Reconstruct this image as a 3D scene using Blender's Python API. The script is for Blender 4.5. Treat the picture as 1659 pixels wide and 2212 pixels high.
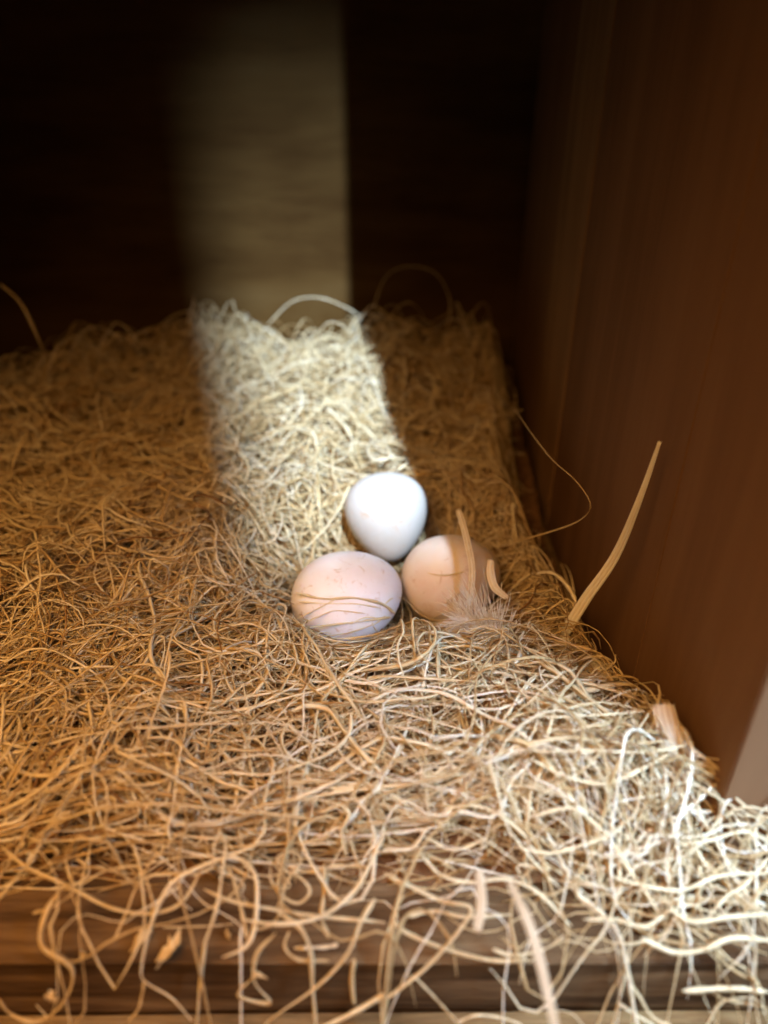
import bpy, bmesh, math
import numpy as np
from mathutils import Vector, Matrix

rng = np.random.default_rng(11)
sc = bpy.context.scene
for o in list(bpy.data.objects):
    bpy.data.objects.remove(o)

# ------------------------------------------------------------------ camera
PITCH = math.radians(31.0)
CAM = np.array([0.0, 0.0, 0.24])
PW, PH, PF = 1659.0, 2212.0, 1600.0
cd = bpy.data.cameras.new('camera')
cam = bpy.data.objects.new('camera', cd)
sc.collection.objects.link(cam)
cam.location = CAM
cam.rotation_euler = (math.pi/2 - PITCH, 0, 0)
cd.sensor_fit = 'VERTICAL'
cd.sensor_height = 36.0
cd.lens = 36.0*PF/PH
cd.clip_start = 0.005
cd.clip_end = 50
cd.dof.use_dof = True
cd.dof.focus_distance = 0.315
cd.dof.aperture_fstop = 4.0
sc.camera = cam
sc.render.resolution_x, sc.render.resolution_y = 768, 1024

# ------------------------------------------------------------------ world, lamps, exposure
w = bpy.data.worlds.new('World')
sc.world = w
w.use_nodes = True
w.node_tree.nodes['Background'].inputs[0].default_value = (1.0, 0.62, 0.36, 1)
w.node_tree.nodes['Background'].inputs[1].default_value = 0.0

def lamp(name, kind, loc, target, energy, color, **kw):
    d = bpy.data.lights.new(name, kind)
    d.energy = energy
    d.color = color
    for k, v in kw.items():
        setattr(d, k, v)
    o = bpy.data.objects.new(name, d)
    sc.collection.objects.link(o)
    o.location = loc
    o.rotation_euler = (Vector(target) - Vector(loc)).to_track_quat('-Z', 'Y').to_euler()
    return o

# low daylight falling through a gap left between added, unseen boards
LAMP = (0.331, -1.20, 1.90)
lamp('daylight_shaft', 'SPOT', LAMP, (-0.04, 0.42, 0.0), 1000.0, (0.66, 0.84, 1.0),
     spot_size=math.radians(16.5), spot_blend=1.0, shadow_soft_size=0.007)
# warm light bounced about the timber shed, coming in through the open front
lamp('shed_bounce', 'AREA', (-0.20, -0.10, 0.50), (-0.10, 0.09, 0.0), 1.42, (1.0, 0.50, 0.15),
     shape='RECTANGLE', size=0.40, size_y=0.26, spread=math.radians(84))
# cool daylight lamp added close on the right, brightening the front corner
lamp('cool_side_fill', 'AREA', (0.24, 0.00, 0.32), (0.115, 0.135, 0.02), 0.60, (0.50, 0.72, 1.0),
     shape='RECTANGLE', size=0.10, size_y=0.18, spread=math.radians(50))

vs = sc.view_settings
vs.view_transform = 'Standard'
vs.look = 'None'
vs.exposure = 0.0
vs.gamma = 1.0
vs.use_curve_mapping = False

# ------------------------------------------------------------------ helpers
def link(name, me, mat=None, parent=None):
    o = bpy.data.objects.new(name, me)
    sc.collection.objects.link(o)
    if mat is not None:
        me.materials.append(mat)
    if parent is not None:
        o.parent = parent
    return o

def empty(name, loc=(0, 0, 0)):
    o = bpy.data.objects.new(name, None)
    sc.collection.objects.link(o)
    o.location = loc
    o.empty_display_size = 0.02
    return o

def tag(o, label=None, cat=None, group=None, kind=None):
    if label: o['label'] = label
    if cat: o['category'] = cat
    if group: o['group'] = group
    if kind: o['kind'] = kind
    return o

def ray(u, v):
    dx = (u - PW/2)/PF
    dy = -(v - PH/2)/PF
    c, s = math.cos(PITCH), math.sin(PITCH)
    return np.array([dx, c + dy*s, -s + dy*c])

def smooth(a, b, x):
    t = np.clip((x-a)/(b-a), 0, 1)
    return t*t*(3-2*t)

# cheap smooth value noise
_tab = np.random.default_rng(5).random((64, 64))
def vnoise(x, y):
    xi = np.floor(x).astype(int); yi = np.floor(y).astype(int)
    fx = x-xi; fy = y-yi
    fx = fx*fx*(3-2*fx); fy = fy*fy*(3-2*fy)
    a = _tab[xi % 64, yi % 64]; b = _tab[(xi+1) % 64, yi % 64]
    c = _tab[xi % 64, (yi+1) % 64]; d = _tab[(xi+1) % 64, (yi+1) % 64]
    return (a*(1-fx)+b*fx)*(1-fy)+(c*(1-fx)+d*fx)*fy

WALL_X, BACK_Y = 0.112, 0.625
LIP_BACK, LIP_FRONT = 0.157, 0.126

def edge_x(y):
    return np.interp(y, [0.0, .15, .2, .238, .288, .35, .408, .5, .6], [.135, .118, .104, .098, .092, .083, .077, .083, .094])

def H(x, y):
    """mean top of the nest litter"""
    x = np.asarray(x, float); y = np.asarray(y, float)
    n = 0.012*(vnoise(x*22+7, y*22+3)-.5) + 0.006*(vnoise(x*55+1, y*55+9)-.5)
    h = .024 + .028*smooth(.34, .57, y) - .03*smooth(.565, .61, y) + n*(1+1.2*smooth(.40, .55, y))
    h = h - .038*smooth(-.10, -.30, x)*smooth(.40, .56, y)
    h = h + .008*smooth(-.05, -.2, x)*smooth(.2, .35, y)
    h = h - .040*np.exp(-(((x-.008)/.072)**2+((y-.318)/.056)**2))
    rr = np.sqrt(((x-.008)/.072)**2+((y-.318)/.056)**2)
    h = h + .007*np.exp(-((rr-1.35)/.35)**2)
    h = h + .022*np.exp(-(((x-.075)/.045)**2+((y-.175)/.045)**2))
    h = h - .035*smooth(-.012, .012, x-edge_x(y))*smooth(.2, .26, y)
    f = smooth(.128, .178, y)
    h = h*f + (.004)*(1-f)
    h = h - .036*smooth(.128, .112, y)
    return h

# eggs: centre, semi-axes (long, side), long-axis direction toward the blunt end
def egg_spec(u, v, t, a, b, axis, taper):
    c = CAM + ray(u, v)*t
    ax = np.array(axis, float); ax /= np.linalg.norm(ax)
    return dict(c=c, a=a, b=b, ax=ax, taper=taper)
EGGS = [
    egg_spec(836, 1118, .412, .0250, .0224, (-.12, .74, .66), .27),
    egg_spec(750, 1291, .372, .0282, .0238, (-0.93, -0.15, -0.28), .12),
    egg_spec(976, 1248, .387, .0268, .0226, (-.85, -.35, .10), .10),
]
def egg_inside(P, s=1.0):
    """<1 inside"""
    out = np.full(P.shape[:-1], 9.0)
    for e in EGGS:
        d = P - e['c']
        l = d @ e['ax']
        r = np.sqrt(np.maximum((d*d).sum(-1)-l*l, 0))
        k = 1 + e['taper']*(l/e['a'])
        out = np.minimum(out, np.sqrt((l/(e['a']*s))**2+(r/(e['b']*k*s))**2))
    return out

# ------------------------------------------------------------------ materials
def new_mat(name):
    m = bpy.data.materials.new(name)
    m.use_nodes = True
    nt = m.node_tree
    for n in list(nt.nodes):
        nt.nodes.remove(n)
    out = nt.nodes.new('ShaderNodeOutputMaterial')
    return m, nt, out

def ramp(nt, fac, stops):
    r = nt.nodes.new('ShaderNodeValToRGB')
    els = r.color_ramp.elements
    while len(els) < len(stops):
        els.new(0.5)
    for e, (p, c) in zip(els, stops):
        e.position = p
        e.color = (*c, 1)
    nt.links.new(fac, r.inputs[0])
    return r.outputs[0]

def noise(nt, vec, scale, detail=4, rough=.55, dist=0.0):
    n = nt.nodes.new('ShaderNodeTexNoise')
    n.inputs['Scale'].default_value = scale
    n.inputs['Detail'].default_value = detail
    n.inputs['Roughness'].default_value = rough
    n.inputs['Distortion'].default_value = dist
    nt.links.new(vec, n.inputs['Vector'])
    return n.outputs['Fac']

def math_node(nt, op, a, b):
    n = nt.nodes.new('ShaderNodeMath')
    n.operation = op
    for i, v in enumerate((a, b)):
        if isinstance(v, (int, float)):
            n.inputs[i].default_value = v
        else:
            nt.links.new(v, n.inputs[i])
    return n.outputs[0]

def wood(name, dark, mid, light, stretch, scale=1.0, bump=.25, rough=.75, seed=0.0, spec=.08):
    """stretch: scale per axis, small along the grain"""
    m, nt, out = new_mat(name)
    tc = nt.nodes.new('ShaderNodeTexCoord')
    mp = nt.nodes.new('ShaderNodeMapping')
    mp.inputs['Scale'].default_value = stretch
    mp.inputs['Location'].default_value = (seed, seed*1.7, seed*.6)
    nt.links.new(tc.outputs['Object'], mp.inputs['Vector'])
    v = mp.outputs[0]
    n1 = noise(nt, v, 3.0*scale, 5, .6, .6)
    n2 = noise(nt, v, 14.0*scale, 4, .65, .3)
    n3 = noise(nt, tc.outputs['Object'], 12*scale, 3, .5)
    mix = math_node(nt, 'ADD', math_node(nt, 'MULTIPLY', n1, .55), math_node(nt, 'ADD', math_node(nt, 'MULTIPLY', n2, .3), math_node(nt, 'MULTIPLY', n3, .15)))
    col = ramp(nt, mix, [(.36, dark), (.5, mid), (.66, light)])
    p = nt.nodes.new('ShaderNodeBsdfPrincipled')
    nt.links.new(col, p.inputs['Base Color'])
    p.inputs['Roughness'].default_value = rough
    p.inputs['Specular IOR Level'].default_value = spec
    b = nt.nodes.new('ShaderNodeBump')
    b.inputs['Strength'].default_value = bump
    b.inputs['Distance'].default_value = .003
    nt.links.new(mix, b.inputs['Height'])
    nt.links.new(b.outputs[0], p.inputs['Normal'])
    nt.links.new(p.outputs[0], out.inputs[0])
    return m

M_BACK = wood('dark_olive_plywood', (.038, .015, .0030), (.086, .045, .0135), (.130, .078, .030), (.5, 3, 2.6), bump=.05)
M_SIDE = wood('red_brown_board', (.125, .064, .031), (.158, .083, .041), (.19, .104, .052), (5, 6, .6), bump=.06)
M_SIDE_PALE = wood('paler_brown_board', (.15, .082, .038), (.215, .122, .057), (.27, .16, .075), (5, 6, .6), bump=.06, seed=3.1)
M_LIP = wood('weathered_plank', (.035, .019, .009), (.105, .062, .030), (.20, .13, .068), (3.2, 46, 46), bump=.6)
M_FLOOR = wood('floor_timber', (.06, .036, .015), (.17, .11, .05), (.30, .21, .10), (4, 30, 30))

def fibre_mat(name, stops, transl=.25):
    m, nt, out = new_mat(name)
    at = nt.nodes.new('ShaderNodeAttribute')
    at.attribute_name = 'tint'
    tc = nt.nodes.new('ShaderNodeTexCoord')
    n = noise(nt, tc.outputs['Object'], 260, 3, .6)
    f = math_node(nt, 'ADD', at.outputs['Fac'], math_node(nt, 'MULTIPLY', math_node(nt, 'SUBTRACT', n, .5), .5))
    col = ramp(nt, f, stops)
    p = nt.nodes.new('ShaderNodeBsdfPrincipled')
    nt.links.new(col, p.inputs['Base Color'])
    p.inputs['Roughness'].default_value = .55
    p.inputs['Specular IOR Level'].default_value = .35
    tr = nt.nodes.new('ShaderNodeBsdfTranslucent')
    nt.links.new(col, tr.inputs['Color'])
    mx = nt.nodes.new('ShaderNodeMixShader')
    mx.inputs[0].default_value = transl
    nt.links.new(p.outputs[0], mx.inputs[1])
    nt.links.new(tr.outputs[0], mx.inputs[2])
    nt.links.new(mx.outputs[0], out.inputs[0])
    return m

M_FIB = fibre_mat('wood_wool', [(.05, (.25, .13, .045)), (.35, (.57, .41, .20)), (.65, (.77, .65, .42)), (.95, (.87, .81, .68))])
M_STRIP = fibre_mat('pale_wood_strip', [(.1, (.52, .42, .28)), (.5, (.76, .69, .56)), (.9, (.86, .84, .78))], .3)

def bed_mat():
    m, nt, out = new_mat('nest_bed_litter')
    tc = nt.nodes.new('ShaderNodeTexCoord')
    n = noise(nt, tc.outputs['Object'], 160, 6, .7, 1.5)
    col = ramp(nt, n, [(.3, (.06, .024, .008)), (.7, (.22, .11, .04))])  # kept dark in colour, standing in for shade deep between the strands
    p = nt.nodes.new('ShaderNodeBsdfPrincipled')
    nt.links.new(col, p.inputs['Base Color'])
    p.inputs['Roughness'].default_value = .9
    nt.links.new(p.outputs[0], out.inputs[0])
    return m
M_BED = bed_mat()

def egg_mat(name, base, warm, seed):
    m, nt, out = new_mat(name)
    tc = nt.nodes.new('ShaderNodeTexCoord')
    mp = nt.nodes.new('ShaderNodeMapping')
    mp.inputs['Location'].default_value = (seed, seed*2.3, seed*.7)
    nt.links.new(tc.outputs['Object'], mp.inputs['Vector'])
    v = mp.outputs[0]
    n1 = noise(nt, v, 38, 4, .6, .8)
    col = ramp(nt, n1, [(.35, base), (.72, warm)])
    # small smears of dirt
    n2 = noise(nt, v, 120, 6, .75, 1.2)
    spot = ramp(nt, n2, [(.565, (0, 0, 0)), (.68, (1, 1, 1))])
    mixc = nt.nodes.new('ShaderNodeMixRGB')
    nt.links.new(math_node(nt, 'MULTIPLY', spot, .6), mixc.inputs[0])
    nt.links.new(col, mixc.inputs[1])
    mixc.inputs[2].default_value = (.46, .28, .15, 1)
    p = nt.nodes.new('ShaderNodeBsdfPrincipled')
    nt.links.new(mixc.outputs[0], p.inputs['Base Color'])
    p.inputs['Roughness'].default_value = .42
    p.inputs['Specular IOR Level'].default_value = .35
    p.inputs['Subsurface Weight'].default_value = .18
    p.inputs['Subsurface Radius'].default_value = (.006, .003, .002)
    p.inputs['Subsurface Scale'].default_value = 1.0
    b = nt.nodes.new('ShaderNodeBump')
    b.inputs['Strength'].default_value = .12
    b.inputs['Distance'].default_value = .0006
    nt.links.new(noise(nt, v, 900, 3, .6), b.inputs['Height'])
    nt.links.new(b.outputs[0], p.inputs['Normal'])
    nt.links.new(p.outputs[0], out.inputs[0])
    return m

# ------------------------------------------------------------------ the box round the nest
def board(name, lo, hi, mat, parent=None, bevel=.0015, seed=0):
    bm = bmesh.new()
    bmesh.ops.create_cube(bm, size=1.0)
    for v in bm.verts:
        for i in range(3):
            v.co[i] = lo[i] + (v.co[i]+.5)*(hi[i]-lo[i])
    if bevel:
        bmesh.ops.bevel(bm, geom=bm.edges[:], offset=bevel, segments=2, affect='EDGES')
    me = bpy.data.meshes.new(name)
    bm.to_mesh(me)
    bm.free()
    return link(name, me, mat, parent)

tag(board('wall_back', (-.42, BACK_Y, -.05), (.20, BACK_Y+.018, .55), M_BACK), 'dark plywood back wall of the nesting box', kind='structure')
wr = tag(empty('wall_right'), 'red brown boarded side wall of the nesting box', kind='structure')
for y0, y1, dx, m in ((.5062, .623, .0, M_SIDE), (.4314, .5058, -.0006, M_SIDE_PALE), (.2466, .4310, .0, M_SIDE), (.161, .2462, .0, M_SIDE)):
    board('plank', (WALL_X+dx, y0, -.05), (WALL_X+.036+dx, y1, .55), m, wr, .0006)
tag(board('wall_left', (-.44, .10, -.05), (-.422, .64, .55), M_SIDE), 'left side wall of the nesting box', kind='structure')
tag(board('ceiling', (-.42, .36, .56), (.15, .624, .578), M_SIDE), 'dark roof board over the nesting box', kind='structure')
tag(board('floor', (-.42, -.16, -.052), (.30, .624, -.034), M_FLOOR), 'rough timber floor under the nest and ledge', kind='structure')
# unseen boards added behind the viewer; their edges cut the daylight shaft to shape
tag(board('shaft_block_right', (.117, -.12, -.3), (.31, -.10, 1.1), M_SIDE), 'unseen board added to cut the right side of the light shaft', kind='structure')
tag(board('shaft_block_left', (-.6, -.92, -.3), (.255, -.90, 2.4), M_SIDE), 'unseen boards added to cut the left side of the light shaft', kind='structure')
tag(board('shaft_block_low', (.257, -.92, -.3), (.60, -.90, 1.534), M_SIDE), 'unseen board added to cut the light shaft from below', kind='structure')

# front lip: an old plank lying along the front edge, worn grooves along its grain
def lip_board():
    nx, prof = 120, []
    for z in np.linspace(-.030, -.0025, 7): prof.append((LIP_FRONT, z))
    for k in range(1, 4):
        a = k/4*math.pi/2
        prof.append((LIP_FRONT+.0025*(1-math.cos(a)), -.0025+.0025*math.sin(a)))
    for y in np.linspace(LIP_FRONT+.003, LIP_BACK-.001, 18): prof.append((y, 0.0))
    prof.append((LIP_BACK, -.002)); prof.append((LIP_BACK, -.033)); prof.append((LIP_FRONT, -.033))
    n = len(prof)
    xs = np.linspace(-.40, .30, nx)
    V = []
    for x in xs:
        for j, (y, z) in enumerate(prof):
            g = 0.0
            if z > -.001:
                g = -.0024*max(0, float(vnoise(np.array(x*7+3), np.array(y*420)))-.45) - .0012*float(vnoise(np.array(x*40), np.array(y*160)))
            yy = y
            if y == LIP_FRONT:
                yy = y + .0022*float(vnoise(np.array(x*9+5), np.array(z*500)))
            V.append((x, yy, z+g))
    F = []
    for i in range(nx-1):
        for j in range(n):
            a = i*n+j; b = i*n+(j+1) % n
            F.append((a, a+n, b+n, b))
    F.append(tuple(range(n))); F.append(tuple(range((nx-1)*n, nx*n))[::-1])
    me = bpy.data.meshes.new('front_board')
    me.from_pydata(V, [], F)
    for p in me.polygons: p.use_smooth = True
    o = link('front_board', me, M_LIP)
    return tag(o, 'weathered brown plank along the front edge below the nest', 'plank')
lip = lip_board()

# ------------------------------------------------------------------ eggs
def make_egg(e, mat, label):
    bm = bmesh.new()
    bmesh.ops.create_uvsphere(bm, u_segments=64, v_segments=40, radius=1)
    for v in bm.verts:
        k = 1 + e['taper']*v.co.z
        v.co.x *= e['b']*k; v.co.y *= e['b']*k; v.co.z *= e['a']
    for f in bm.faces: f.smooth = True
    me = bpy.data.meshes.new('egg')
    bm.to_mesh(me); bm.free()
    o = link('egg', me, mat)
    o.location = e['c']
    o.rotation_mode = 'QUATERNION'
    o.rotation_quaternion = Vector(e['ax']).to_track_quat('Z', 'Y')
    tag(o, label, 'egg', 'eggs lying together in the nest')
    return o
make_egg(EGGS[0], egg_mat('eggshell_white', (.47, .46, .46), (.42, .405, .39), 1.0), 'bright white egg farthest back, standing in the daylight shaft')
make_egg(EGGS[1], egg_mat('eggshell_pinkish', (.85, .86, .95), (.79, .76, .81), 4.2), 'pinkish egg with thin strands stuck across its lower half')
make_egg(EGGS[2], egg_mat('eggshell_cream', (.76, .69, .65), (.66, .53, .44), 7.7), 'cream egg half in shade behind an upright pale strip')

# ------------------------------------------------------------------ strands
def sweep(P, width, thick, phi, twist, tint, taper=True):
    """P (N,S,3) centre lines -> verts, faces, tint for flat ribbons of four sides"""
    N, S, _ = P.shape
    T = np.gradient(P, axis=1)
    T /= np.linalg.norm(T, axis=2, keepdims=True)+1e-12
    ref = np.broadcast_to(np.array([0.07, 0.05, 1.0]), T.shape)
    A = np.cross(T, ref); A /= np.linalg.norm(A, axis=2, keepdims=True)+1e-9
    B = np.cross(A, T)
    s = np.linspace(0, 1, S)[None, :]
    ang = phi[:, None] + twist[:, None]*s
    ca, sa = np.cos(ang)[..., None], np.sin(ang)[..., None]
    W = A*ca + B*sa
    K = -A*sa + B*ca
    tp = np.ones((1, S))
    if taper:
        tp = np.clip(np.minimum(s, 1-s)*9+.35, 0, 1)
    wv = 1+.28*np.sin(s*rng.uniform(8, 30, (N, 1))+rng.uniform(0, 6.28, (N, 1)))*rng.uniform(.3, 1, (N, 1))
    tp = tp*wv
    hw = (width[:, None]*tp*.5)[..., None]; ht = (thick[:, None]*tp*.5)[..., None]
    ring = np.stack([P+W*hw, P+K*ht, P-W*hw, P-K*ht], axis=2)  # N,S,4,3
    V = ring.reshape(-1, 3)
    base = (np.arange(N)[:, None, None]*S + np.arange(S-1)[None, :, None])*4
    j = np.arange(4)[None, None, :]; j2 = (j+1) % 4
    F = np.stack([base+j, base+j2, base+4+j2, base+4+j], axis=-1).reshape(-1, 4)
    tn = np.repeat(tint, S*4)
    return V, F, tn

def mesh_np(name, V, F, tint):
    me = bpy.data.meshes.new(name)
    nv, nf = len(V), len(F)
    me.vertices.add(nv); me.vertices.foreach_set('co', np.ascontiguousarray(V, np.float32).ravel())
    me.loops.add(nf*4); me.loops.foreach_set('vertex_index', F.astype(np.int32).ravel())
    me.polygons.add(nf)
    me.polygons.foreach_set('loop_start', np.arange(0, nf*4, 4, dtype=np.int32))
    me.polygons.foreach_set('use_smooth', np.ones(nf, dtype=bool))
    me.update(calc_edges=True)
    at = me.attributes.new('tint', 'FLOAT', 'POINT')
    at.data.foreach_set('value', tint.astype(np.float32))
    return me

def grow(N, S, x0, y0, th, length, kappa, wob, off, amp, lift, front=None):
    """wandering centre lines over the litter surface"""
    s = np.linspace(0, 1, S)[None, :]
    f1 = rng.uniform(4, 11, (N, 1)); p1 = rng.uniform(0, 6.28, (N, 1))
    f2 = rng.uniform(12, 26, (N, 1)); p2 = rng.uniform(0, 6.28, (N, 1))
    ang = th[:, None] + kappa[:, None]*(s-.5) + wob[:, None]*(np.sin(f1*s+p1)+.45*np.sin(f2*s+p2))
    ang = ang + np.cumsum(rng.normal(0, .10, (N, S)), 1) + (rng.random((N, S)) < .03)*rng.normal(0, .6, (N, S))
    ds = (length/(S-1))[:, None]
    x = np.cumsum(np.cos(ang)*ds, 1); y = np.cumsum(np.sin(ang)*ds, 1)
    x = x - x[:, S//2:S//2+1] + x0[:, None]; y = y - y[:, S//2:S//2+1] + y0[:, None]
    lim = edge_x(y)+rng.uniform(-.016, .010, (N, 1))
    x = np.where(y > .17, np.minimum(x, np.minimum(lim+.42*np.maximum(x-lim, 0), WALL_X-.0045-rng.uniform(0, .006, (N, 1)))), x)
    y = np.minimum(y, BACK_Y-.004-rng.uniform(0, .02, (N, 1)))
    if front is not None:
        fl = front + rng.uniform(-.012, .008, (N, 1)) - .022*smooth(.02, .09, x)
        y = np.where(y < fl, fl - .18*(fl-y), y)
    fz = rng.uniform(3, 9, (N, 1)); pz = rng.uniform(0, 6.28, (N, 1))
    z = H(x, y) + off[:, None] + amp[:, None]*np.sin(fz*s+pz) + lift[:, None]*np.sin(math.pi*s)
    z = np.maximum(z, -.032)
    on_lip = (y > LIP_FRONT-.001) & (y < LIP_BACK+.001)
    z = np.where(on_lip, np.maximum(z, .0012), z)
    return np.stack([x, y, z], -1)

def clear_of_eggs(P):
    """strands that would run through an egg, or over one, are left out"""
    bad = (egg_inside(P, 1.04) < 1).any(1)
    for e in EGGS:
        d = P - e['c']
        over = (np.hypot(d[..., 0]*1.0, d[..., 1]+.006) < .0245) & (d[..., 2] > -.002)
        bad |= over.any(1)
        # nor between the lens and an egg
        q = P - CAM; t = q @ (np.array([0, math.cos(PITCH), -math.sin(PITCH)]))
        near = np.linalg.norm(np.cross(P-CAM, (e['c']-CAM)/np.linalg.norm(e['c']-CAM)), axis=-1)
        front = (np.linalg.norm(q, axis=-1) < np.linalg.norm(e['c']-CAM)) & (near < .0185)
        bad |= front.any(1)
    return ~bad

nest = tag(empty('nest', (0, 0, 0)), 'tangled nest of straw coloured wood wool strands holding three eggs', 'nest')

# bed below the strands
def bed():
    nx, ny = 90, 110
    xs = np.linspace(-.415, .150, nx); ys = np.linspace(.150, BACK_Y-.003, ny)
    X, Y = np.meshgrid(xs, ys, indexing='ij')
    X = np.where(X > WALL_X-.006, WALL_X-.006, X)
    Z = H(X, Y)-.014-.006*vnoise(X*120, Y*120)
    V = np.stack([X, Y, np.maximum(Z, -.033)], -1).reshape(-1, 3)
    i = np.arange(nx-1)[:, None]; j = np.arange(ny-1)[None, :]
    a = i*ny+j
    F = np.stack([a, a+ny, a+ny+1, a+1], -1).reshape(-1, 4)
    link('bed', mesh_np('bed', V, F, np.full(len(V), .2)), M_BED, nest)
bed()

def uni(a, b, n): return rng.uniform(a, b, n)

VS, FS, TS = [], [], []
cnt = 0
def add_mass(P, width, thick, tint):
    global cnt
    n = len(P)
    V, F, t = sweep(P, width, thick, uni(-.6, .6, n), uni(-2.5, 2.5, n), tint)
    VS.append(V); FS.append(F+cnt); TS.append(t); cnt += len(V)

def scatter(N, S, xr, yr, lr, wr_, off, amp, wob, kap, tint, lift=(0, 0), prob=None, dirs=None, front=.166):
    x0 = uni(*xr, N); y0 = uni(*yr, N)
    if prob is not None:
        k = rng.random(N) < prob(x0, y0)
        x0, y0 = x0[k], y0[k]
    else:
        k = x0 < edge_x(y0)
        x0, y0 = x0[k], y0[k]
    n = len(x0)
    th = uni(0, 6.283, n) if dirs is None else rng.normal(dirs[0], dirs[1], n)
    ln = uni(*lr, n)
    kp = rng.normal(0, kap, n)
    P = grow(n, S, x0, y0, th, ln, kp, np.abs(rng.normal(0, wob, n)), uni(*off, n), np.abs(rng.normal(0, amp, n)), uni(*lift, n), front)
    ok = clear_of_eggs(P)
    P = P[ok]; n = len(P)
    return P, uni(*wr_, n), np.clip(rng.normal(tint[0], tint[1], n), 0, 1)

XR = (-.40, .115)
# deep filler, the body of the litter, fine crimped strands toward the back, loose top strands
for N, S, yr, lr, wr_, off, amp, wob, kap, tint in (
        (3000, 12, (.15, .62), (.05, .11), (.0010, .0020), (-.019, -.010), .003, .5, 1.6, (.10, .12)),  # filler tinted dark, so gaps between upper strands look shaded
        (1900, 18, (.15, .33), (.07, .18), (.0006, .0014), (-.012, .000), .006, .40, 2.6, (.34, .24)),
        (1900, 20, (.28, .62), (.06, .14), (.0006, .0013), (-.011, .000), .006, .45, 3.2, (.40, .22)),
        (3000, 14, (.34, .62), (.025, .07), (.0005, .0011), (-.008, .005), .004, .5, 1.8, (.54, .2)),
        (1500, 26, (.22, .60), (.06, .15), (.0005, .0011), (-.003, .006), .008, .45, 5.5, (.56, .22)),
        (1300, 22, (.15, .32), (.07, .20), (.0005, .0012), (-.004, .006), .006, .42, 3.0, (.56, .24)),
        (260, 26, (.16, .58), (.10, .20), (.0012, .0019), (-.002, .006), .006, .25, 3.2, (.66, .16)),
):
    P, wd, tn = scatter(N, S, XR, yr, lr, wr_, off, amp, wob, kap, tint)
    add_mass(P, wd, wd*.45, tn)
# short bristling ends round the bowl and along the wall
P, wd, tn = scatter(1200, 10, (-.08, .112), (.22, .60), (.018, .045), (.0005, .0010), (-.004, .004), .003, .4, 1.2, (.5, .2), (0, .008),
                    prob=lambda x, y: np.clip(np.exp(-((x-edge_x(y))/.022)**2)+.9*np.exp(-(((x-.01)/.07)**2+((y-.315)/.07)**2)), 0, 1))
add_mass(P, wd, wd*.5, tn)
# loose ends sticking out toward the side wall
P, wd, tn = scatter(520, 10, (.05, .112), (.19, .60), (.02, .05), (.0005, .0011), (-.006, .003), .002, .35, 1.2, (.45, .2), (0, .010),
                    prob=lambda x, y: np.exp(-((x-edge_x(y)+.006)/.012)**2), dirs=(-.1, .7))
add_mass(P, wd, wd*.5, tn)
# broken bits and chaff, and some broad flat blades
P, wd, tn = scatter(900, 6, XR, (.15, .60), (.006, .018), (.0004, .0009), (.000, .006), .001, .15, .5, (.55, .25))
add_mass(P, wd, wd*.5, tn)
P, wd, tn = scatter(170, 20, XR, (.155, .58), (.04, .11), (.0020, .0032), (-.004, .004), .004, .3, 2.0, (.55, .2))
add_mass(P, wd, wd*.12, tn)
# puffed-up loops along the back and the left
P, wd, tn = scatter(420, 20, (-.38, .09), (.50, .615), (.04, .10), (.0006, .0013), (-.004, .004), .005, .8, 3.5, (.5, .2), (0, .026))
add_mass(P, wd, wd*.5, tn)
P, wd, tn = scatter(420, 20, (-.38, -.02), (.28, .58), (.05, .11), (.0007, .0014), (-.002, .005), .007, .9, 4.5, (.5, .2), (0, .016))
add_mass(P, wd, wd*.5, tn)
# wisps standing up out of the far crest
P, wd, tn = scatter(110, 22, (-.34, .09), (.50, .60), (.03, .09), (.0006, .0012), (.000, .004), .004, .6, 3.0, (.6, .2), (.008, .030))
add_mass(P, wd, wd*.5, tn)
# ragged front fringe lying over the plank, heavier toward the right side
P, wd, tn = scatter(800, 20, (-.20, .16), (.085, .165), (.03, .11), (.0005, .0012), (.0008, .006), .003, .6, 2.5, (.55, .2), (0, .012),
                    front=None,
                    prob=lambda x, y: np.clip(.10+.74*smooth(.02, .10, x), 0, 1)*np.clip(.15+smooth(.10, .15, y), 0, 1))
add_mass(P, wd, wd*.45, tn)
me = mesh_np('strand_mass', np.concatenate(VS), np.concatenate(FS), np.concatenate(TS))
tag(link('strand_mass', me, M_FIB, nest), kind='stuff')

# ---- single strands that can be told apart -------------------------------------------------
def catmull(pts, n):
    pts = np.asarray(pts, float)
    P = np.vstack([2*pts[0]-pts[1], pts, 2*pts[-1]-pts[-2]])
    seg = len(pts)-1
    u = np.linspace(0, seg-1e-6, n)
    i = u.astype(int); f = (u-i)[:, None]
    p0, p1, p2, p3 = P[i], P[i+1], P[i+2], P[i+3]
    return .5*((2*p1)+(-p0+p2)*f+(2*p0-5*p1+4*p2-p3)*f**2+(-p0+3*p1-3*p2+p3)*f**3)

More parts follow.
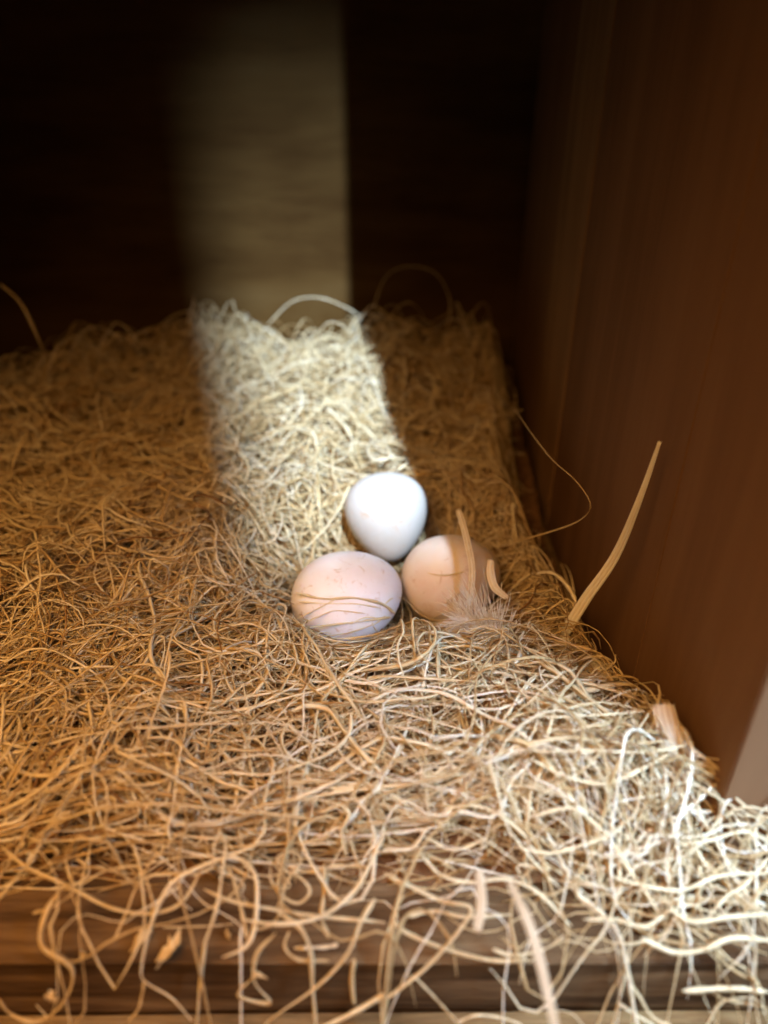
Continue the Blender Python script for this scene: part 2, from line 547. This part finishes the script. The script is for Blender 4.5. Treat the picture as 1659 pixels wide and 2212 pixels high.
def drape(uv, hgt, n):
    """lay a line seen in the photograph on the litter or on an egg, hgt above it"""
    uv = catmull(uv, n)
    ts = np.arange(.12, .75, .0015)
    T = []
    for (u, v) in uv:
        d = ray(u, v)
        Q = CAM + ts[:, None]*d
        hit = (Q[:, 2] < H(Q[:, 0], Q[:, 1])+hgt) | (egg_inside(Q, 1.0+.055) < 1) | (Q[:, 2] < -.03)
        hit |= (Q[:, 0] > WALL_X-.003) & (Q[:, 1] > .161)
        hit |= (Q[:, 1] > LIP_FRONT-.001) & (Q[:, 1] < LIP_BACK) & (Q[:, 2] < .0015)
        k = int(np.argmax(hit)) if hit.any() else len(ts)-1
        T.append(ts[k])
    T = np.array(T)
    for _ in range(6):
        Tp = np.pad(T, 2, mode='edge')
        T = np.minimum((Tp[:-4]+Tp[1:-3]+Tp[2:-2]+Tp[3:-1]+Tp[4:])/5, T+.004)
    return np.array([CAM + t*ray(u, v) for t, (u, v) in zip(T, uv)])

def strand(P, width, tint, flat=.45, mat=None, name='strand', parent=nest, phi=None, twist=None):
    P = P[None]
    V, F, t = sweep(P, np.array([width]), np.array([width*flat]), np.array([rng.uniform(-.5, .5) if phi is None else phi]),
                    np.array([rng.uniform(-1.5, 1.5) if twist is None else twist]), np.array([tint]))
    me = mesh_np(name, V, F, t)
    return link(name, me, mat or M_FIB, parent)

def A(pts): return [(x*.5, 1700.6+y*.5) for x, y in pts]          # bottom left quarter
def B(pts): return [(829.5+x*.5, 1700.6+y*.5) for x, y in pts]    # bottom right quarter
def C(pts): return [(x*.496, 1207+y*.496) for x, y in pts]        # middle left
def E(pts): return [(548.6+x*.43, 960+y*.43) for x, y in pts]     # round the eggs
def G(pts): return [(822.9+x*.504, 1316.6+y*.504) for x, y in pts]  # right middle
AUTH = [  # points, height above the litter, width, tint
    (A([(960, 735), (1060, 690), (1100, 600), (1110, 430), (1080, 340), (1000, 300), (900, 330), (760, 400), (690, 500), (640, 640), (610, 800), (640, 850), (740, 910), (830, 1010)]), .012, .0021, .72),
    (A([(310, -10), (220, 150), (110, 340), (-20, 500)]), .014, .0020, .60),
    (A([(0, 250), (110, 340), (240, 400), (340, 450), (480, 520), (640, 545), (780, 500), (870, 360)]), .010, .0020, .55),
    (A([(140, 545), (240, 510), (340, 440)]), .008, .0018, .5),
    (A([(270, 430), (200, 540), (180, 680), (310, 780), (280, 920), (170, 1010), (50, 980), (-10, 910)]), .012, .0026, .45),
    (A([(625, 830), (600, 950), (555, 1010)]), .010, .0020, .5),
    (A([(1040, 570), (1200, 590), (1380, 560), (1520, 460), (1600, 330), (1665, 190)]), .012, .0022, .66),
    (A([(690, 120), (840, 165), (1000, 140), (1150, 90), (1360, 20)]), .007, .0020, .85),
    (A([(1170, 340), (1170, 400), (1220, 470), (1290, 500), (1340, 450), (1300, 390), (1220, 350), (1200, 300), (1270, 280), (1300, 320), (1250, 390), (1190, 540)]), .009, .0014, .5),
    (A([(880, 440), (1000, 490), (1200, 530), (1400, 560), (1665, 585)]), .008, .0017, .58),
    (A([(1190, 630), (1110, 720), (1100, 840), (1170, 930), (1080, 920), (1030, 890), (1100, 815)]), .010, .0017, .5),
    (A([(1620, 480), (1560, 580), (1500, 720), (1370, 860), (1200, 980), (1140, 1030)]), .014, .0021, .6),
    (A([(1200, 540), (1290, 600), (1340, 700), (1350, 850), (1365, 1030)]), .011, .0020, .5),
    (A([(1670, 890), (1500, 990), (1390, 1035)]), .010, .0028, .6),
    (A([(1240, 340), (1350, 365), (1450, 340), (1600, 345)]), .006, .0017, .5),
    (A([(600, 330), (640, 420), (660, 500), (655, 560)]), .008, .0015, .45),
    (A([(280, 310), (330, 420), (460, 360), (640, 330), (800, 300), (930, 300)]), .006, .0021, .55),
    (A([(970, 320), (1010, 400), (1050, 560), (1070, 660)]), .007, .0017, .45),
    (A([(1400, 330), (1400, 450), (1390, 560), (1420, 650)]), .007, .0020, .45),
    (A([(1250, 620), (1230, 690), (1290, 745), (1420, 750)]), .006, .0014, .4),
    (A([(1530, 740), (1520, 830), (1530, 940)]), .008, .0024, .4),
    (A([(700, 605), (900, 600), (1010, 590)]), .002, .0012, .6),
    (A([(1270, 695), (1400, 690), (1460, 680)]), .003, .0017, .75),
    (B([(-10, 270), (120, 260), (190, 170)]), .008, .0019, .75),
    (B([(180, 215), (300, 270), (430, 225)]), .009, .0018, .8),
    (B([(150, 280), (250, 380), (380, 410), (520, 395), (660, 450), (810, 600)]), .010, .0023, .7),
    (B([(0, 370), (100, 420), (250, 490), (375, 520), (330, 610), (200, 760), (80, 860), (-10, 930)]), .012, .0020, .6),
    (B([(30, 560), (100, 630), (300, 710), (480, 750), (625, 745)]), .007, .0019, .5),
    (B([(100, 560), (220, 535), (350, 560), (550, 550)]), .007, .0017, .65),
    (B([(470, 700), (560, 725), (690, 700), (790, 630)]), .010, .0021, .7),
    (B([(125, 810), (220, 910), (320, 1020)]), .010, .0024, .5),
    (B([(590, 265), (720, 285), (860, 250), (970, 215)]), .010, .0020, .85),
    (B([(990, 390), (1150, 430), (1300, 440), (1450, 380), (1665, 370)]), .012, .0024, .8),
    (B([(1230, 520), (1330, 580), (1500, 560), (1665, 550)]), .014, .0023, .85),
    (B([(1110, 650), (1250, 710), (1380, 700), (1500, 650), (1665, 660)]), .012, .0026, .85),
    (B([(1290, 880), (1500, 870), (1665, 885)]), .012, .0026, .9),
    (B([(630, 130), (800, 90), (900, 150), (980, 225)]), .010, .0021, .8),
    (B([(220, 130), (320, 80), (440, 90), (540, 150), (620, 220)]), .009, .0020, .75),
    (B([(1010, 930), (1100, 990), (1170, 1030)]), .010, .0024, .8),
    (B([(1250, 250), (1400, 230), (1550, 190), (1665, 235)]), .012, .0022, .9),
    (B([(860, 570), (1000, 570), (1130, 600), (1250, 520)]), .010, .0021, .7),
    (B([(310, 1020), (400, 985), (520, 1000), (600, 1030)]), .006, .0022, .6),
    (B([(990, 240), (1040, 330), (1090, 400), (1200, 560)]), .010, .0022, .8),
    (B([(1400, 560), (1480, 470), (1560, 420), (1665, 300)]), .010, .0017, .7),
    (C([(60, 700), (20, 790), (30, 880), (90, 930), (200, 945), (330, 910), (460, 870)]), .007, .0020, .6),
    (C([(345, 790), (280, 900), (150, 1020), (-20, 1110)]), .010, .0021, .6),
    (C([(360, 920), (270, 1090), (200, 1210), (120, 1340)]), .012, .0020, .65),
    (C([(-10, 515), (80, 530), (180, 580), (300, 630), (410, 670)]), .005, .0018, .68),
    (C([(345, 470), (370, 560), (395, 680), (405, 765)]), .006, .0017, .7),
    (C([(690, 295), (720, 250), (800, 230), (830, 250), (790, 290), (700, 330)]), .006, .0012, .72),
    (C([(250, 130), (340, 180), (450, 190), (580, 170), (660, 110), (700, 40)]), .006, .0014, .6),
    (C([(700, 30), (800, 80), (850, 140), (840, 220), (800, 290), (750, 340)]), .007, .0017, .55),
    (C([(640, 600), (780, 650), (930, 670), (1080, 650), (1250, 605), (1400, 565), (1500, 510), (1670, 440)]), .006, .0018, .72),
    (C([(730, 560), (800, 620), (810, 720), (790, 820), (760, 920), (700, 970), (580, 985), (490, 955)]), .007, .0014, .6),
    (C([(1170, 430), (1160, 510), (1110, 580), (1050, 610), (1000, 560), (980, 490), (1020, 420)]), .006, .0017, .6),
    (C([(1275, 365), (1290, 440), (1240, 540), (1205, 605)]), .006, .0014, .55),
    (C([(1250, 190), (1190, 230), (1170, 300), (1155, 440)]), .006, .0014, .62),
    (C([(690, 1125), (800, 1160), (930, 1155), (1100, 1110), (1300, 1040), (1500, 950), (1600, 880)]), .009, .0020, .78),
    (C([(1270, 665), (1340, 640), (1430, 660), (1490, 740), (1560, 830), (1670, 945)]), .008, .0022, .62),
    (C([(1360, 810), (1480, 810), (1580, 860)]), .006, .0020, .7),
    (C([(860, 940), (1000, 930), (1150, 940), (1300, 900), (1440, 840), (1520, 760), (1530, 670)]), .009, .0018, .65),
    (C([(500, 480), (560, 550), (700, 650), (790, 745)]), .005, .0018, .5),
    (C([(410, 650), (450, 580), (550, 540)]), .005, .0015, .6),
    (C([(1400, 490), (1520, 430), (1670, 395)]), .005, .0014, .85),
    (C([(1290, 450), (1400, 480), (1500, 530), (1600, 545), (1680, 525)]), .005, .0018, .85),
    (C([(100, 410), (250, 320), (340, 450), (460, 530), (560, 600)]), .004, .0016, .35),
    (C([(930, 180), (935, 280), (890, 350), (830, 430)]), .005, .0012, .62),
    (C([(1050, 200), (1040, 270), (980, 300), (975, 350), (1040, 390)]), .004, .0010, .6),
    (G([(-80, 420), (40, 350), (180, 345), (300, 370), (440, 450), (560, 500), (640, 560)]), .010, .0026, .8),
    (G([(230, 60), (250, 90), (240, 200), (250, 330), (290, 420)]), .008, .0017, .75),
    (G([(640, 640), (780, 710), (950, 745), (1100, 690), (1230, 620)]), .008, .0026, .85),
    (G([(620, 460), (760, 460), (900, 455), (1130, 435)]), .008, .0017, .8),
    (G([(660, 610), (900, 605), (1150, 610), (1345, 570)]), .010, .0019, .85),
    (G([(530, 300), (560, 380), (650, 440), (700, 520)]), .008, .0014, .75),
    (G([(370, 100), (440, 75), (520, 110), (545, 180), (540, 260), (510, 330)]), .010, .0014, .72),
    (E([(205, 742), (350, 775), (500, 770), (640, 800), (710, 850)]), .001, .0016, .62),
    (E([(220, 788), (360, 800), (500, 800), (640, 822)]), .001, .0013, .78),
    (E([(215, 875), (330, 820), (410, 778)]), .001, .0013, .66),
    (E([(210, 925), (400, 905), (600, 880), (690, 868)]), .001, .0012, .6),
    (E([(290, 965), (450, 952), (600, 905), (660, 860)]), .001, .0012, .62),
    (E([(230, 905), (360, 850), (420, 835), (560, 850)]), .001, .0011, .58),
    (E([(690, 185), (718, 260), (732, 340)]), .001, .0008, .5),
    (E([(185, 850), (260, 925), (400, 985), (560, 985), (690, 930)]), .003, .0013, .7),
    (E([(230, 960), (330, 1012), (480, 1022), (620, 985), (730, 915)]), .004, .0012, .75),
    (E([(200, 1010), (320, 985), (380, 1010), (385, 1060), (330, 1110)]), .005, .0010, .7),
    (E([(780, 800), (850, 862), (950, 885), (1070, 850)]), .003, .0012, .65),
    (E([(300, 1040), (290, 980), (330, 945), (390, 950)]), .004, .0010, .7),
    (E([(480, 905), (560, 870), (640, 880), (720, 930)]), .001, .0012, .7),
    (E([(655, 805), (700, 770), (760, 780), (800, 830), (820, 890), (800, 930), (770, 880), (755, 800)]), .004, .0014, .8),
    (E([(825, 900), (770, 1000), (690, 1150)]), .006, .0013, .8),
    (E([(590, 890), (620, 940), (680, 975)]), .002, .0010, .8),
    (E([(390, 1135), (560, 1070), (740, 1000)]), .005, .0013, .9),
    (E([(450, 1180), (580, 1195), (760, 1140), (920, 1060)]), .005, .0015, .92),
    (E([(370, 1215), (580, 1110), (760, 1020), (910, 1000)]), .006, .0014, .85),
    (E([(200, 770), (120, 740), (70, 790), (60, 830)]), .005, .0010, .7),
    (E([(870, 645), (930, 658), (990, 655), (1060, 640)]), .001, .0012, .6),
    (E([(960, 800), (1010, 760), (1060, 730)]), .001, .0010, .6),
    (E([(840, 930), (920, 860), (1030, 830), (1090, 880)]), .006, .0012, .65),
    (E([(920, 920), (990, 900), (940, 960), (930, 1080), (940, 1230)]), .006, .0016, .7),
    (E([(1080, 1140), (1130, 1090), (1230, 1000), (1260, 960), (1180, 910), (1080, 930)]), .008, .0014, .85),
]
n_parts = 0
for uv, hg, wd, tn in AUTH:
    if uv[0][0] > 829: tn = min(tn, .62)
    P = drape(uv, hg, max(14, min(44, 7*len(uv))))
    strand(P, wd*(.66 if uv[0][1] > 1690 else .85 if uv[0][0] < 829 else .72), tn)
    n_parts += 1

# strands that arch free of the litter: (u, v, distance)
def free(pts, n=28):
    q = catmull(pts, n)
    return np.array([CAM + ray(u, v)*t for u, v, t in q])
for pts, wd, tn in (
        ([(575, 705, .585), (630, 652, .58), (690, 643, .575), (755, 668, .575), (795, 700, .58)], .0015, .75),
        ([(800, 690, .59), (830, 603, .585), (880, 575, .58), (940, 590, .58), (972, 650, .585), (965, 720, .59)], .0013, .55),
        ([(0, 612, .50), (45, 655, .50), (80, 725, .51), (112, 810, .53)], .0022, .5),
        ([(-5, 830, .45), (60, 880, .455), (120, 930, .46), (200, 955, .47), (270, 965, .485)], .0024, .45),
        ([(1105, 1172, .372), (1200, 1145, .36), (1255, 1122, .345), (1276, 1090, .335), (1245, 1040, .34), (1190, 990, .355), (1140, 925, .38), (1110, 880, .41)], .0011, .45),
        ([(880, 800, .55), (950, 752, .55), (1010, 740, .55), (1065, 738, .55)], .0016, .5),
        ([(930, 905, .50), (990, 880, .50), (1060, 900, .49), (1135, 884, .48)], .0016, .5),
        ([(760, 725, .575), (778, 690, .57), (798, 664, .565), (812, 660, .565)], .0024, .85),
        ([(1160, 1237, .36), (1195, 1238, .35), (1225, 1265, .34), (1245, 1300, .335)], .0020, .8),
        ([(300, 745, .56), (280, 735, .555), (350, 738, .56), (430, 730, .57)], .0016, .4),
        ([(90, 830, .52), (100, 790, .52), (140, 745, .525), (165, 690, .53)], .0013, .35)):
    strand(free(pts), wd, tn); n_parts += 1

# more loose strands on top, each its own part
while n_parts < 298:
    r = rng.random()
    yr = (.155, .33) if r < .45 else ((.30, .60) if r < .9 else (.10, .16))
    P, wd, tn = scatter(1, 26, (-.36, .12), yr, (.05, .14), (.0008, .0015), (.002, .006), .004, .5, 2.6, (.6, .16), (0, .012),
                        prob=lambda x, y: (x < edge_x(y)).astype(float))
    if len(P) == 0: continue
    strand(P[0], float(wd[0]), float(tn[0])); n_parts += 1

# ---- broad flat strips ------------------------------------------------------------------------
def strip(pts, widths, label, tint, name='wood_strip', face=None, ridges=3, curl=.15):
    """ribbon with a ridged, slightly cupped section; face: direction the flat side looks"""
    n = 40
    P = free(pts, n) if len(pts[0]) == 3 else drape(pts, .007, n)
    wid = np.interp(np.linspace(0, 1, n), np.linspace(0, 1, len(widths)), widths)
    T = np.gradient(P, axis=0); T /= np.linalg.norm(T, axis=1, keepdims=True)
    fdir = np.array(face if face is not None else (-.15, -.75, .65), float)
    W = np.cross(T, fdir); W /= np.linalg.norm(W, axis=1, keepdims=True)
    K = np.cross(W, T)
    m = 13
    u = np.linspace(-1, 1, m)
    prof = .07*np.cos(u*math.pi*ridges) - curl*u*u
    V = []
    for side in (1, -1):
        for i in range(n):
            rag = 1+.10*math.sin(i*1.7+tint*20)*(i in (0, 1, n-2, n-1))
            for j in range(m):
                sh = (rng.uniform(-.0008, .0008) if i in (0, n-1) else 0)
                V.append(P[i]+W[i]*u[j]*wid[i]*.5*rag+K[i]*(prof[j]*wid[i]*.5+side*.00018)+T[i]*sh)
    F = []
    for s in (0, 1):
        o = s*n*m
        for i in range(n-1):
            for j in range(m-1):
                q = [o+i*m+j, o+i*m+j+1, o+(i+1)*m+j+1, o+(i+1)*m+j]
                F.append(q if s == 0 else q[::-1])
    o = n*m
    for i in range(n-1):
        F.append([i*m, (i+1)*m, o+(i+1)*m, o+i*m]); F.append([i*m+m-1, o+i*m+m-1, o+(i+1)*m+m-1, (i+1)*m+m-1])
    for j in range(m-1):
        F.append([j, o+j, o+j+1, j+1]); k = (n-1)*m
        F.append([k+j, k+j+1, o+k+j+1, o+k+j])
    V = np.array(V); tn = np.tile(np.tile(tint+.22*np.cos(u*math.pi*ridges)+rng.normal(0, .06, m), n), 2)
    org = P[0].copy()
    me = mesh_np(name, V-org, np.array(F), tn)
    ob = link(name, me, M_STRIP)
    ob.location = org
    return tag(ob, label, 'wood strip', 'flat strips of wood among the strands')

strip([(1212, 1380, .336), (1265, 1295, .328), (1330, 1200, .316), (1383, 1075, .298), (1425, 955, .284)], (.0050, .0048, .0040, .0026, .0014),
      'tall pale strip leaning up in front of the brown side wall', .8)
strip([(990, 1100, .362), (1008, 1165, .354), (1020, 1235, .348), (1012, 1325, .346)], (.0028, .0032, .0032, .0026),
      'narrow upright strip standing against the cream egg', .5, ridges=2)
strip([(1060, 1210, .352), (1060, 1240, .349), (1070, 1270, .346), (1096, 1292, .345)], (.0030, .0040, .0038, .0022),
      'short curled pale strip just beyond the cream egg', .8, ridges=2, curl=.4)
strip([(1205, 1372, .333), (1228, 1440, .318), (1243, 1530, .300), (1250, 1640, .282)], (.0085, .0080, .0050, .0030),
      'broad frayed strip hanging down from the foot of the tall one', .75, ridges=4)
strip([(1432, 1520, .262), (1446, 1580, .258), (1470, 1650, .254), (1478, 1690, .252)], (.0075, .0085, .0080, .0060),
      'stubby broad pale strip poking up beside the lit wall end', .4, ridges=4)
strip([(1265, 1415, .320), (1300, 1452, .310), (1325, 1500, .302), (1328, 1545, .298)], (.0050, .0055, .0055, .0040),
      'pale bent strip curving down next to the side wall', .7, ridges=3, curl=.3)
strip([(1100, 1905, .215), (1132, 1970, .207), (1160, 2050, .203), (1200, 2220, .196)], (.0020, .0026, .0028, .0022),
      'long pale strip dangling over the front plank', .15, ridges=2, face=(-.1, -.4, .9))
strip([(1035, 1880, .222), (1040, 1950, .217), (1030, 2010, .214)], (.0026, .0032, .0028),
      'stubby short strip lying above the front plank', .1, ridges=3, face=(-.1, -.4, .9))
# ---- a downy feather caught beside the eggs ---------------------------------------------------
def feather():
    root = tag(empty('feather', CAM + ray(1090, 1480)*.312), 'small pale downy feather caught in the strands below the cream egg', 'feather')
    org = np.array(root.location)
    Pm = free([(1092, 1478, .310), (1085, 1420, .316), (1062, 1372, .322), (1022, 1342, .328), (985, 1335, .332)], 40) - org
    strand(Pm, .0007, .9, mat=M_STRIP, name='shaft', parent=root)
    n = 520
    r2 = np.random.default_rng(3)
    k = r2.integers(3, 39, n)
    T = np.gradient(Pm, axis=0); T /= np.linalg.norm(T, axis=1, keepdims=True)
    face = np.array([-.1, -.75, .65]); W = np.cross(T, face); W /= np.linalg.norm(W, axis=1, keepdims=True)
    side = r2.choice([-1, 1], n)
    S = 12; s_ = np.linspace(0, 1, S)[None, :, None]
    ln = (r2.uniform(.008, .020, n)*np.sin(np.clip(k/39, .12, .9)*math.pi)**.5)[:, None, None]
    d = W[k]*side[:, None]+T[k]*r2.uniform(.2, .9, n)[:, None]+r2.normal(0, .55, (n, 3)); d /= np.linalg.norm(d, axis=1, keepdims=True)
    bend = (T[k]+r2.normal(0, .5, (n, 3)))[:, None, :]
    Q = Pm[k][:, None, :]+d[:, None, :]*ln*s_+bend*ln*.35*s_**2
    V, F, t = sweep(Q, np.full(n, .00026), np.full(n, .00015), np.zeros(n), np.zeros(n), r2.uniform(.5, .85, n))
    tag(link('barbs', mesh_np('barbs', V, F, t), M_STRIP, root), kind='stuff')
feather()

# ---- crumbs on the plank ---------------------------------------------------------------------
def chip(u, v, size, label, seed):
    r2 = np.random.default_rng(seed)
    d = ray(u, v); t = (CAM[2]-.0005)/-d[2]
    c = CAM + d*t
    bm = bmesh.new()
    m = 18   # a torn flake: jagged outline, cupped, of uneven thickness
    rad = size*r2.uniform(.35, 1.3, m)
    top, bot = [], []
    for k in range(m):
        a = k/m*6.283+r2.uniform(-.12, .12)
        x, y = math.cos(a)*rad[k], math.sin(a)*rad[k]*.5
        z = size*(.25*r2.random()+.35*(rad[k]/size)**2*math.sin(a*1.5+seed))
        top.append(bm.verts.new((x, y, z+size*.10))); bot.append(bm.verts.new((x*.92, y*.92, z-size*.06)))
    ct = bm.verts.new((0, 0, size*.22)); cb = bm.verts.new((0, 0, -size*.05))
    for k in range(m):
        l = (k+1) % m
        bm.faces.new((ct, top[k], top[l])); bm.faces.new((cb, bot[l], bot[k])); bm.faces.new((top[k], bot[k], bot[l], top[l]))
    me = bpy.data.meshes.new('wood_chip'); bm.to_mesh(me); bm.free()
    at = me.attributes.new('tint', 'FLOAT', 'POINT')
    at.data.foreach_set('value', r2.uniform(.35, .6, len(me.vertices)).astype(np.float32))
    o = link('wood_chip', me, M_FIB)
    o.location = (c[0], c[1], size*.30)
    o.rotation_euler = (r2.uniform(-.2, .2), r2.uniform(-.2, .2), r2.uniform(0, 3))
    return tag(o, label, 'wood chip', 'pale wood chips on the front plank')
chip(368, 2062, .0058, 'largest pale wood chip on the front plank', 1)
chip(302, 2035, .0045, 'pale wood chip behind the largest chip on the plank', 2)
chip(178, 2064, .0020, 'tiny whitish crumb alone toward the end of the plank', 3)
chip(492, 2020, .0018, 'tiny crumb on the plank between two hanging loops', 4)
chip(560, 2110, .0022, 'small whitish crumb at the front rim of the plank', 5)
chip(110, 2158, .0026, 'small pale crumb below the hanging loop', 6)
